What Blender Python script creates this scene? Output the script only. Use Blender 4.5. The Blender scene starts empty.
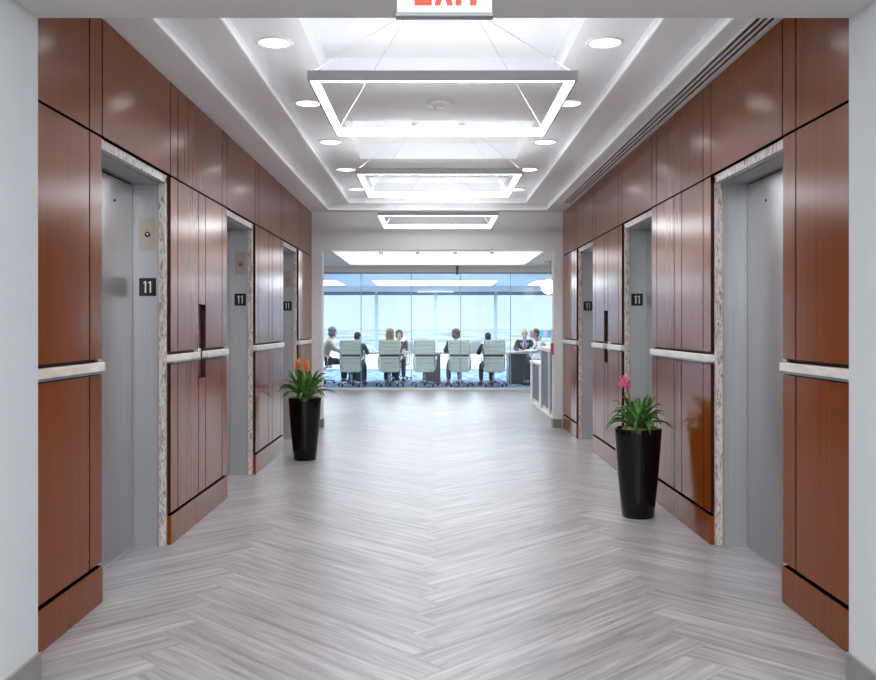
import bpy, bmesh, math, random
from mathutils import Vector, Matrix, noise
random.seed(7)
PI = math.pi
scene = bpy.context.scene
col = scene.collection

# ------------------------------------------------------------------ object helpers
def tag(o, label=None, cat=None, group=None, kind=None):
    if label: o['label'] = label
    if cat: o['category'] = cat
    if group: o['group'] = group
    if kind: o['kind'] = kind
    return o

def empty(name, loc=(0, 0, 0), rz=0, label=None, cat=None, group=None, kind=None):
    o = bpy.data.objects.new(name, None)
    o.empty_display_size = 0.1
    o.location = loc
    o.rotation_euler = (0, 0, rz)
    col.objects.link(o)
    return tag(o, label, cat, group, kind)

def kids(o):
    return [c for c in list(col.objects) if c.parent == o]

def copy_tree(o, parent=None):
    c = o.copy()
    col.objects.link(c)
    if parent is not None:
        c.parent = parent
    for k in kids(o):
        copy_tree(k, c)
    return c

class MB:
    """collects shapes into one bmesh"""
    def __init__(self):
        self.bm = bmesh.new()

    def box(self, x0, x1, y0, y1, z0, z1, bev=0.0):
        x0, x1 = min(x0, x1), max(x0, x1)
        y0, y1 = min(y0, y1), max(y0, y1)
        z0, z1 = min(z0, z1), max(z0, z1)
        t = bmesh.new()
        bmesh.ops.create_cube(t, size=1)
        for v in t.verts:
            v.co = Vector((x0 + (v.co.x + .5) * (x1 - x0), y0 + (v.co.y + .5) * (y1 - y0), z0 + (v.co.z + .5) * (z1 - z0)))
        if bev > 0:
            bmesh.ops.bevel(t, geom=t.edges[:], offset=bev, segments=2, profile=.5, affect='EDGES')
        self.add(t)
        return self

    def add(self, t, mat=None):
        if mat is not None:
            bmesh.ops.transform(t, matrix=mat, verts=t.verts[:])
        me = bpy.data.meshes.new('tmp')
        t.to_mesh(me)
        t.free()
        self.bm.from_mesh(me)
        bpy.data.meshes.remove(me)

    def lathe(self, prof, seg=32, c=(0, 0, 0), axis='Z', smooth=True):
        """prof: list of (r, z) closed to the axis by r=0 ends"""
        t = bmesh.new()
        rings = []
        for r, z in prof:
            if r < 1e-6:
                rings.append([t.verts.new((0, 0, z))])
            else:
                rings.append([t.verts.new((r * math.cos(2 * PI * k / seg), r * math.sin(2 * PI * k / seg), z)) for k in range(seg)])
        for a, b in zip(rings, rings[1:]):
            for k in range(seg):
                k2 = (k + 1) % seg
                if len(a) == 1 and len(b) == 1: continue
                if len(a) == 1: f = t.faces.new((a[0], b[k2], b[k]))
                elif len(b) == 1: f = t.faces.new((a[k], a[k2], b[0]))
                else: f = t.faces.new((a[k], a[k2], b[k2], b[k]))
                f.smooth = smooth
        bmesh.ops.recalc_face_normals(t, faces=t.faces[:])
        m = Matrix.Translation(c)
        if axis == 'X': m = m @ Matrix.Rotation(PI / 2, 4, 'Y')
        if axis == 'Y': m = m @ Matrix.Rotation(-PI / 2, 4, 'X')
        self.add(t, m)
        return self

    def tube(self, pts, r, seg=8, rs=None):
        pts = [Vector(p) for p in pts]
        t = bmesh.new()
        rings = []
        n = len(pts)
        for i, p in enumerate(pts):
            d = (pts[min(i + 1, n - 1)] - pts[max(i - 1, 0)]).normalized()
            up = Vector((0, 0, 1)) if abs(d.z) < .95 else Vector((1, 0, 0))
            a = d.cross(up).normalized()
            b = d.cross(a).normalized()
            rr = rs[i] if rs else r
            rings.append([t.verts.new(p + a * rr * math.cos(2 * PI * k / seg) + b * rr * math.sin(2 * PI * k / seg)) for k in range(seg)])
        for a, b in zip(rings, rings[1:]):
            for k in range(seg):
                f = t.faces.new((a[k], a[(k + 1) % seg], b[(k + 1) % seg], b[k]))
                f.smooth = True
        t.faces.new(rings[0]); t.faces.new(rings[-1])
        bmesh.ops.recalc_face_normals(t, faces=t.faces[:])
        self.add(t)
        return self

    def prism(self, poly, plane, d0, d1):
        """poly 2D extruded; plane 'XZ' (extrude along Y), 'YZ' (along X), 'XY' (along Z)"""
        t = bmesh.new()
        def P(u, v, d):
            return {'XZ': (u, d, v), 'YZ': (d, u, v), 'XY': (u, v, d)}[plane]
        a = [t.verts.new(P(u, v, d0)) for u, v in poly]
        b = [t.verts.new(P(u, v, d1)) for u, v in poly]
        t.faces.new(a); t.faces.new(b)
        for k in range(len(poly)):
            k2 = (k + 1) % len(poly)
            t.faces.new((a[k], a[k2], b[k2], b[k]))
        bmesh.ops.recalc_face_normals(t, faces=t.faces[:])
        self.add(t)
        return self

    def ellipsoid(self, c, r, seg=20, rings=12, rot=None):
        t = bmesh.new()
        bmesh.ops.create_uvsphere(t, u_segments=seg, v_segments=rings, radius=1)
        for f in t.faces: f.smooth = True
        m = Matrix.Translation(c)
        if rot is not None: m = m @ rot
        m = m @ Matrix.Diagonal((r[0], r[1], r[2], 1))
        self.add(t, m)
        return self

    def build(self, name, mat, parent=None, loc=None):
        me = bpy.data.meshes.new(name)
        self.bm.to_mesh(me)
        self.bm.free()
        me.materials.append(mat)
        o = bpy.data.objects.new(name, me)
        col.objects.link(o)
        if parent is not None: o.parent = parent
        if loc is not None: o.location = loc
        return o

def B(*a, **k):
    return MB().box(*a, **k)

# ------------------------------------------------------------------ materials
def mat(name, colr, rough=.5, metal=0, spec=.5, coat=0, emit=None, es=0, aniso=0):
    m = bpy.data.materials.new(name)
    m.use_nodes = True
    b = m.node_tree.nodes['Principled BSDF']
    b.inputs['Base Color'].default_value = (*colr, 1)
    b.inputs['Roughness'].default_value = rough
    b.inputs['Metallic'].default_value = metal
    b.inputs['Specular IOR Level'].default_value = spec
    b.inputs['Coat Weight'].default_value = coat
    b.inputs['Anisotropic'].default_value = aniso
    if emit:
        b.inputs['Emission Color'].default_value = (*emit, 1)
        b.inputs['Emission Strength'].default_value = es
    return m

def N(m, t, **kw):
    n = m.node_tree.nodes.new(t)
    for k, v in kw.items(): setattr(n, k, v)
    return n

def L(m, a, b): m.node_tree.links.new(a, b)

def noisy(m, c1, c2, scale=(5, 5, 5), ns=1.0, detail=4, bump=0, lo=.35, hi=.65, rnd=False, coords='Object', rough_var=None, dist=0.0):
    b = m.node_tree.nodes['Principled BSDF']
    tc = N(m, 'ShaderNodeTexCoord')
    mp = N(m, 'ShaderNodeMapping'); mp.inputs['Scale'].default_value = scale
    L(m, tc.outputs[coords], mp.inputs['Vector'])
    if rnd:
        oi = N(m, 'ShaderNodeObjectInfo')
        vm = N(m, 'ShaderNodeVectorMath', operation='SCALE'); vm.inputs[0].default_value = (13, 17, 19)
        L(m, oi.outputs['Random'], vm.inputs['Scale'])
        L(m, vm.outputs[0], mp.inputs['Location'])
    no = N(m, 'ShaderNodeTexNoise'); no.inputs['Scale'].default_value = ns; no.inputs['Detail'].default_value = detail
    no.inputs['Distortion'].default_value = dist
    L(m, mp.outputs[0], no.inputs['Vector'])
    mr = N(m, 'ShaderNodeMapRange'); mr.inputs[1].default_value = lo; mr.inputs[2].default_value = hi
    L(m, no.outputs['Fac'], mr.inputs[0])
    mx = N(m, 'ShaderNodeMix', data_type='RGBA')
    mx.inputs[6].default_value = (*c1, 1); mx.inputs[7].default_value = (*c2, 1)
    L(m, mr.outputs[0], mx.inputs[0])
    L(m, mx.outputs[2], b.inputs['Base Color'])
    if bump:
        bp = N(m, 'ShaderNodeBump'); bp.inputs['Strength'].default_value = bump; bp.inputs['Distance'].default_value = .01
        L(m, no.outputs['Fac'], bp.inputs['Height']); L(m, bp.outputs[0], b.inputs['Normal'])
    if rough_var:
        r2 = N(m, 'ShaderNodeMapRange'); r2.inputs[3].default_value = rough_var[0]; r2.inputs[4].default_value = rough_var[1]
        L(m, no.outputs['Fac'], r2.inputs[0]); L(m, r2.outputs[0], b.inputs['Roughness'])
    return m, mx, no, mp

M = {}
def wood_mat(name, c1, c2, c3):
    m = mat(name, c1, .15, spec=.24, aniso=.85, coat=.0)
    _, mx, no, mp = noisy(m, c1, c2, scale=(38, 38, 1.0), ns=1.0, detail=3, lo=.2, hi=.8, rnd=True, dist=.15)
    # broad figure
    tc = N(m, 'ShaderNodeTexCoord')
    m2 = N(m, 'ShaderNodeMapping'); m2.inputs['Scale'].default_value = (5, 5, .8)
    L(m, tc.outputs['Object'], m2.inputs['Vector'])
    n2 = N(m, 'ShaderNodeTexNoise'); n2.inputs['Scale'].default_value = 1.0; n2.inputs['Detail'].default_value = 3; n2.inputs['Distortion'].default_value = .6
    L(m, m2.outputs[0], n2.inputs['Vector'])
    mr = N(m, 'ShaderNodeMapRange'); mr.inputs[1].default_value = .35; mr.inputs[2].default_value = .7; mr.inputs[4].default_value = .6
    L(m, n2.outputs['Fac'], mr.inputs[0])
    mx2 = N(m, 'ShaderNodeMix', data_type='RGBA'); mx2.inputs[7].default_value = (*c3, 1)
    L(m, mx.outputs[2], mx2.inputs[6]); L(m, mr.outputs[0], mx2.inputs[0])
    b = m.node_tree.nodes['Principled BSDF']
    L(m, mx2.outputs[2], b.inputs['Base Color'])
    cz = N(m, 'ShaderNodeCombineXYZ'); cz.inputs[2].default_value = 1.0
    L(m, cz.outputs[0], b.inputs['Tangent'])
    b.inputs['IOR'].default_value = 1.42
    return m
M['wood'] = wood_mat('cherry veneer', (.235, .057, .0045), (.165, .037, .0035), (.195, .045, .004))
M['wood_edge'] = wood_mat('dark panel edge', (.045, .012, .005), (.03, .008, .004), (.035, .01, .004))
M['reveal'] = mat('dark joint', (.03, .012, .008), .6)
M['ceiling'] = mat('ceiling paint', (.86, .87, .89), .8)
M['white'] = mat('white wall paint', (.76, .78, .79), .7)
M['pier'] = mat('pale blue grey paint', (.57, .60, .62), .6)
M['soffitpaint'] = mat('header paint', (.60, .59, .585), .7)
M['steel'], *_ = noisy(mat('brushed steel', (.5, .5, .5), .32, 1.0), (.47, .475, .49), (.55, .555, .57), scale=(180, 180, 2), bump=.03)
M['jamb'], *_ = noisy(mat('brushed jamb steel', (.5, .5, .5), .42, .75), (.47, .475, .485), (.52, .525, .535), scale=(180, 180, 2), bump=.03)
M['darksteel'] = mat('dark metal', (.08, .085, .09), .4, .8)
M['black'] = mat('black plastic', (.008, .008, .009), .25)
M['plate'] = mat('warm steel plate', (.45, .38, .33), .35, .7)
M['numeral'] = mat('pale metal numerals', (.8, .76, .72), .4, .3)
mm, *_ = noisy(mat('veined marble', (.5, .5, .5), .22), (.66, .61, .59), (.24, .18, .16), scale=(30, 30, 9), ns=2.2, detail=8, lo=.45, hi=.68, dist=1.2)
M['marble'] = mm
M['rail'], *_ = noisy(mat('travertine', (.7, .7, .65), .3), (.86, .81, .72), (.70, .62, .52), scale=(12, 3, 12), ns=2, detail=6)
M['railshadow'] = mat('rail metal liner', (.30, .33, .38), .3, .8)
M['basegrey'] = mat('grey plinth', (.23, .22, .205), .5)
M['rubber'] = mat('rubber', (.02, .02, .02), .7)
M['pot'] = mat('gloss black pot', (.004, .004, .005), .12, spec=.3)
M['moss'], *_ = noisy(mat('moss', (.2, .2, .05), .95), (.30, .27, .08), (.12, .15, .03), scale=(40, 40, 40), bump=.8)
M['leaf'], *_ = noisy(mat('bromeliad leaf', (.05, .15, .03), .38), (.05, .19, .025), (.14, .36, .06), scale=(9, 9, 4), ns=2)
M['leafred'] = mat('flower stem', (.30, .13, .05), .5)
M['orange'] = mat('orange bract', (.9, .27, .05), .5)
M['pink'] = mat('pink bract', (.72, .14, .27), .5)
M['lens'] = mat('downlight lens', (1, 1, 1), .5, emit=(.98, .98, 1), es=3)
M['lensring'] = mat('downlight ring', (.85, .85, .87), .4)
M['led'] = mat('pendant diffuser', (1, 1, 1), .5, emit=(.93, .97, 1), es=10)
M['ledup'] = mat('pendant uplight strip', (1, 1, 1), .5, emit=(.93, .97, 1), es=8.5)
M['cove'] = mat('riser glow strip', (.85, .85, .87), .5, emit=(.95, .97, 1), es=.12)
M['housing'] = mat('pendant housing', (.55, .54, .55), .45, .2)
M['cable'] = mat('steel cable', (.7, .7, .72), .35, .5)
M['boxlight'] = mat('luminous ceiling', (1, 1, 1), .6, emit=(1, .99, .97), es=1.4)
M['trofferlight'] = mat('recessed fixture light', (1, 1, 1), .6, emit=(1, 1, .98), es=6)
M['plasticwhite'] = mat('white plastic', (.80, .80, .82), .4)
M['exitface'] = mat('sign face', (.85, .86, .88), .35, emit=(1, 1, 1), es=.35)
M['exitred'] = mat('sign red', (.8, .05, .03), .4, emit=(1, .06, .03), es=.5)
M['signframe'] = mat('sign metal', (.25, .27, .30), .4, .6)
M['brass'] = mat('brass', (.72, .45, .14), .3, 1)
M['globe'] = mat('opal globe', (1, 1, .97), .4, emit=(1, .97, .92), es=1.5)
M['deskwhite'] = mat('white stone', (.80, .79, .76), .3)
M['deskdark'], *_ = noisy(mat('grey blue panel', (.1, .1, .1), .4), (.085, .10, .13), (.12, .135, .165), scale=(40, 90, 2))
M['red'] = mat('red enamel', (.55, .05, .06), .4)
M['mullion'] = mat('window mullion', (.30, .40, .44), .45, .3)
M['blind'] = mat('roller blind bar', (.10, .14, .22), .6)
M['confceil'] = mat('meeting room ceiling', (.74, .82, .83), .8)
M['darktable'], *_ = noisy(mat('dark table base', (.05, .05, .06), .4), (.045, .055, .075), (.08, .09, .115), scale=(50, 50, 2))
M['browntable'], *_ = noisy(mat('brown table base', (.05, .05, .06), .4), (.14, .105, .09), (.09, .07, .065), scale=(50, 50, 2))
M['tabletop'] = mat('table top', (.55, .58, .60), .15)
M['chairfab'], *_ = noisy(mat('pale leather', (.6, .65, .6), .5), (.95, .93, .80), (.90, .89, .76), scale=(8, 8, 8))
M['chrome'] = mat('chrome', (.70, .72, .74), .18, 1)
M['skin'] = mat('skin', (.56, .33, .25), .5)
M['skin2'] = mat('skin tanned', (.45, .24, .17), .5)
M['eye'] = mat('eyes', (.03, .02, .02), .3)
M['paper'] = mat('paper', (.82, .84, .86), .7)
M['laptop'] = mat('laptop grey', (.35, .37, .4), .4, .5)
def flat(name, c, r=.8): 
    M[name] = mat(name, c, r); return M[name]
flat('hair grey', (.16, .17, .22)); flat('hair dark', (.035, .028, .035)); flat('hair blond', (.30, .22, .16)); flat('hair brown', (.10, .055, .05))
flat('hair auburn', (.20, .09, .06)); flat('suit charcoal', (.035, .038, .046)); flat('suit black', (.018, .019, .024)); flat('sweater beige', (.42, .42, .36))
flat('shirt pale', (.66, .70, .70)); flat('trousers dark', (.02, .022, .03)); flat('shirt blue', (.35, .48, .75)); flat('tie red', (.45, .06, .08)); flat('jacket navy', (.03, .04, .07))
flat('hair purple grey', (.13, .13, .18)); flat('screen bezel', (.02, .02, .02))

# carpet
mc, *_ = noisy(mat('blue carpet', (.1, .2, .4), .95), (.035, .08, .20), (.24, .36, .54), scale=(3, 3, 3), ns=1.6, detail=6, lo=.42, hi=.58)
M['carpet'] = mc
# outside land
mo, *_ = noisy(mat('hazy land', (.4, .5, .6), 1.0), (.50, .54, .52), (.92, .90, .86), scale=(.006, .0012, 1), ns=1, detail=8, lo=.44, hi=.56)
M['land'] = mo
# screen
ms = mat('monitor picture', (.1, .1, .1), .4)
nt = ms.node_tree; bs = nt.nodes['Principled BSDF']
tc = N(ms, 'ShaderNodeTexCoord'); sx = N(ms, 'ShaderNodeSeparateXYZ'); L(ms, tc.outputs['Generated'], sx.inputs[0])
cr = N(ms, 'ShaderNodeValToRGB'); L(ms, sx.outputs['X'], cr.inputs[0])
cr.color_ramp.elements[0].color = (.03, .16, .45, 1); cr.color_ramp.elements[1].color = (.02, .25, .60, 1)
e = cr.color_ramp.elements.new(.62); e.color = (.05, .3, .55, 1)
e = cr.color_ramp.elements.new(.75); e.color = (.6, .2, .12, 1)
e = cr.color_ramp.elements.new(.88); e.color = (.03, .2, .5, 1)
L(ms, cr.outputs[0], bs.inputs['Base Color']); L(ms, cr.outputs[0], bs.inputs['Emission Color']); bs.inputs['Emission Strength'].default_value = .8
M['screen'] = ms

# glass: clear pane, fresnel reflection over a faint tint
def glass_mat(name, tint, ior=1.45):
    m = bpy.data.materials.new(name); m.use_nodes = True
    nt = m.node_tree; nt.nodes.clear()
    out = nt.nodes.new('ShaderNodeOutputMaterial'); mix = nt.nodes.new('ShaderNodeMixShader')
    tr = nt.nodes.new('ShaderNodeBsdfTransparent'); tr.inputs[0].default_value = (*tint, 1)
    gl = nt.nodes.new('ShaderNodeBsdfGlossy'); gl.inputs['Roughness'].default_value = .02
    fr = nt.nodes.new('ShaderNodeFresnel'); fr.inputs[0].default_value = ior
    nt.links.new(fr.outputs[0], mix.inputs[0]); nt.links.new(tr.outputs[0], mix.inputs[1]); nt.links.new(gl.outputs[0], mix.inputs[2])
    nt.links.new(mix.outputs[0], out.inputs[0])
    return m
M['glass'] = glass_mat('partition glass', (.91, .96, .98))
M['winglass'] = glass_mat('window glass', (.95, .98, 1.0))
M['glassedge'] = mat('glass joint', (.25, .42, .50), .3)

# floor planks: colour per plank from the UV offset, grain along the plank
mf = mat('grey herringbone plank', (.4, .4, .4), .32, spec=.36)
b = mf.node_tree.nodes['Principled BSDF']
uv = N(mf, 'ShaderNodeUVMap'); uv.uv_map = 'planks'
mp = N(mf, 'ShaderNodeMapping'); mp.inputs['Scale'].default_value = (1.6, 26, 1)
L(mf, uv.outputs[0], mp.inputs['Vector'])
n1 = N(mf, 'ShaderNodeTexNoise'); n1.inputs['Scale'].default_value = 1.0; n1.inputs['Detail'].default_value = 6; n1.inputs['Roughness'].default_value = .65; n1.inputs['Distortion'].default_value = .5
L(mf, mp.outputs[0], n1.inputs['Vector'])
at = N(mf, 'ShaderNodeAttribute'); at.attribute_name = 'plank_tone'
r1 = N(mf, 'ShaderNodeMapRange'); r1.inputs[1].default_value = .3; r1.inputs[2].default_value = .7
L(mf, n1.outputs['Fac'], r1.inputs[0])
mx = N(mf, 'ShaderNodeMix', data_type='RGBA'); mx.inputs[6].default_value = (.185, .174, .177, 1); mx.inputs[7].default_value = (.47, .452, .46, 1)
L(mf, r1.outputs[0], mx.inputs[0])
r2 = N(mf, 'ShaderNodeMapRange'); r2.inputs[3].default_value = .88; r2.inputs[4].default_value = 1.10
L(mf, at.outputs['Fac'], r2.inputs[0])
vm = N(mf, 'ShaderNodeVectorMath', operation='SCALE')
L(mf, mx.outputs[2], vm.inputs[0]); L(mf, r2.outputs[0], vm.inputs['Scale']); L(mf, vm.outputs[0], b.inputs['Base Color'])
bp = N(mf, 'ShaderNodeBump'); bp.inputs['Strength'].default_value = .25; bp.inputs['Distance'].default_value = .002
L(mf, n1.outputs['Fac'], bp.inputs['Height']); L(mf, bp.outputs[0], b.inputs['Normal'])
M['floor'] = mf

# ------------------------------------------------------------------ measures (metres, camera at the origin, 1.3 m up, looking along +Y)
FL, FR = 1.566, 1.642            # wood face of the two walls
CX = .04                         # middle of the corridor
Y0, Y1 = 3.386, 11.76            # near pier back face, end wall front face
OPEN = [(4.34, 5.46), (6.95, 8.05), (9.54, 10.61)]
SEG = [(Y0, 4.34), (5.46, 6.95), (8.05, 9.54), (10.61, Y1)]
HC = 2.756
YG = 18.72                        # glass partition
YW = 28.0                        # outer windows

# ------------------------------------------------------------------ floor
def herringbone(x0, x1, y0, y1, w=.19, n=8):
    bm = bmesh.new()
    uvl = bm.loops.layers.uv.new('planks')
    tone = bm.faces.layers.float.new('plank_tone')
    s = math.sqrt(.5)
    g = .006
    off = Vector((CX, 0))
    def tr(a, b):
        a, b = a * w, b * w
        return Vector((s * (a - b), s * (a + b))) + off
    R = int((y1 - y0 + x1 - x0) / w) + 30
    base = int(-40)
    for k in range(-60, R):
        for m_ in range(-6, 7):
            for kind in (0, 1):
                if kind == 0: a0, b0, a1, b1 = k + 2 * n * m_, k, k + 2 * n * m_ + n, k + 1
                else:
                    c = k + n + 2 * n * m_; d = k - n + 1
                    a0, b0, a1, b1 = c, d, c + 1, d + n
                ps = [tr(a0 + g, b0 + g), tr(a1 - g, b0 + g), tr(a1 - g, b1 - g), tr(a0 + g, b1 - g)]
                if max(p.x for p in ps) < x0 or min(p.x for p in ps) > x1 or max(p.y for p in ps) < y0 or min(p.y for p in ps) > y1: continue
                f = bm.faces.new([bm.verts.new((p.x, p.y, 0)) for p in ps])
                f[tone] = random.random()
                ou, ov = random.uniform(0, 50), random.uniform(0, 50)
                uvs = [(0, 0), (n * w, 0), (n * w, w), (0, w)] if kind == 0 else [(0, 0), (0, w), (n * w, w), (n * w, 0)]
                for lp, (u, v) in zip(f.loops, uvs): lp[uvl].uv = (u + ou, v + ov)
    for co, no in (((x0, 0, 0), (-1, 0, 0)), ((x1, 0, 0), (1, 0, 0)), ((0, y0, 0), (0, -1, 0)), ((0, y1, 0), (0, 1, 0))):
        geom = bm.verts[:] + bm.edges[:] + bm.faces[:]
        bmesh.ops.bisect_plane(bm, geom=geom, plane_co=co, plane_no=no, clear_outer=True)
    for f in bm.faces:
        if f.normal.z < 0: f.normal_flip()
    # slab below, showing in the hairline joints
    t = bmesh.new(); bmesh.ops.create_cube(t, size=1)
    for v in t.verts: v.co = Vector((x0 + (v.co.x + .5) * (x1 - x0), y0 + (v.co.y + .5) * (y1 - y0), -.12 + (v.co.z + .5) * .1195))
    me = bpy.data.meshes.new('t'); t.to_mesh(me); t.free(); bm.from_mesh(me); bpy.data.meshes.remove(me)
    o = MB(); o.bm.free(); o.bm = bm
    return o
fl = herringbone(-4.2, 4.2, -3.2, YG)
tag(fl.build('floor', M['floor']), kind='structure')

# ------------------------------------------------------------------ corridor walls
def wall_side(s, side, F):
    """s=-1 left, +1 right; depth d counts outward from the wood face"""
    X = lambda d: s * (F + d)
    w = MB()
    segs = [(Y0, OPEN[0][0])] + [(OPEN[i][1], OPEN[i + 1][0]) for i in range(2)] + [(OPEN[2][1], Y1)]
    for a, b_ in segs: w.box(X(.034), X(.45), a, b_, 0, HC)
    for a, b_ in OPEN: w.box(X(.034), X(.45), a, b_, 2.20, HC)
    wall = w.build('wall_' + side, M['reveal'])
    tag(wall, kind='structure')
    g = .006
    def panel(a, b_, z0, z1, name='wood_panel', m='wood'):
        o = B(X(0), X(.030), a + g, b_ - g, z0, z1, bev=.0015).build(name, M[m], wall)
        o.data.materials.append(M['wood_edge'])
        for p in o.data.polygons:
            if abs(p.normal.x) < .5: p.material_index = 1  # side faces darker than the front so joints read dark
        return o
    def strips(a, b_):
        if a == Y0: return [(a, 4.18), (4.18, b_)]
        if b_ == Y1: return [(a, a + .16), (a + .16, b_)]
        return [(a, a + .16), (a + .16, a + .65), (a + .65, a + .84), (a + .84, b_ - .16), (b_ - .16, b_)]
    niche_seg = 1 if s < 0 else 2
    for i, (a, b_) in enumerate(segs):
        st = strips(a, b_)
        for j, (p, q) in enumerate(st):
            if i == niche_seg and j == 2:
                panel(p, q, .19, .95); panel(p, q, 1.445, 2.186)
                continue
            panel(p, q, .19, 1.072)
            panel(p, q, 1.146, 2.186)
        # upper band
        up = [(a, a + .16), (a + .16, b_ - .16), (b_ - .16, b_)] if 0 < i < 3 else st
        for p, q in up: panel(p, q, 2.197, HC - .006)
        # recessed liner behind the rail
        bb = B(X(-.004), X(.034), a + .0005, b_ - .0005, 0, .172, bev=.004)
        if i == 0: bo = bb.build('baseboard_' + side, M['wood']); base = bo
        else: bo = bb.build('baseboard_%s.%03d' % (side, i), M['wood'])
        tag(bo, kind='structure')
        if i == niche_seg:
            parts = [(a, a + .65), (a + .84, b_)]
        else: parts = [(a, b_)]
        for p, q in parts:
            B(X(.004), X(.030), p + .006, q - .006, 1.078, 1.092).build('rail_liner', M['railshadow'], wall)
    for a, b_ in OPEN: panel(a, b_, 2.197, HC - .006)
    # end caps of the wood beside every opening are part of the panels
    return wall, niche_seg, segs
wall_l, nl, segs = wall_side(-1, 'left', FL)
wall_r, nr, _ = wall_side(1, 'right', FR)

# handrails ---------------------------------------------------
def handrail(s, F, a, b_, label):
    X = lambda d: s * (F + d)
    o = empty('handrail', (X(-.003), (a + b_) / 2, 1.088), 0, label, 'handrail', 'stone handrails along the lift lobby walls')
    h = (b_ - a) / 2
    B(s * -.011, s * .030, -h, h, 0, .041, bev=.004).build('stone_bar', M['rail'], o)
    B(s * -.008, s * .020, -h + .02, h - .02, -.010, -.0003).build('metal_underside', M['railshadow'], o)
    return o
PW = {-1: "orange plant's wall", 1: "pink plant's wall"}
rails = {
 (-1, 0): ['pale stone handrail beside the nearest lift on the orange plant side'],
 (-1, 1): ['short stone handrail before the call niche on the orange plant side', 'short stone handrail past the call niche on the orange plant side'],
 (-1, 2): ['pale stone handrail ahead of the orange plant, between second and third lifts'],
 (-1, 3): ['small stone handrail end behind the orange plant, at the far corner'],
 (1, 0): ['pale stone handrail beside the nearest lift on the pink plant side'],
 (1, 1): ['long pale stone handrail behind the pink plant, unbroken by a niche'],
 (1, 2): ['short stone handrail before the call niche past the pink plant', 'short stone handrail after the call niche past the pink plant'],
 (1, 3): ['small stone handrail end in the far corner on the pink plant side'],
}
for s, F, ns in ((-1, FL, nl), (1, FR, nr)):
    for i, (a, b_) in enumerate(segs):
        a2 = a + (.002 if i == 0 else -.004); b2 = b_ + (.004 if i < 3 else -.003)
        if i == ns: pr = [(a2, a + .645), (a + .845, b2)]
        else: pr = [(a2, b2)]
        for (p, q), lb in zip(pr, rails[(s, i)]): handrail(s, F, p, q, lb)

# call stations ------------------------------------------------
for s, F, i, lb in ((-1, FL, nl, 'steel lift call plate in the wood niche on the orange plant side'), (1, FR, nr, 'steel lift call plate in the wood niche past the pink plant')):
    a = segs[i][0]; yc = a + .745
    X = lambda d: s * (F + d)
    o = empty('call_station', (X(.034), yc, 1.1975), 0, lb, 'call button panel', 'lift call plates')
    B(-s * .004, 0, -.085, .085, -.235, .235, bev=.001).build('faceplate', M['steel'], o)
    for z in (.03, -.06):
        ring = MB().lathe([(0, 0), (.016, 0), (.016, .006), (.012, .008), (0, .008)], 20, (0, 0, 0))
        bo = ring.build('call_button', M['red'] if z > 0 else M['plasticwhite'], o, (-s * .004, 0, z)); bo.rotation_euler = (0, -s * PI / 2, 0)

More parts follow.
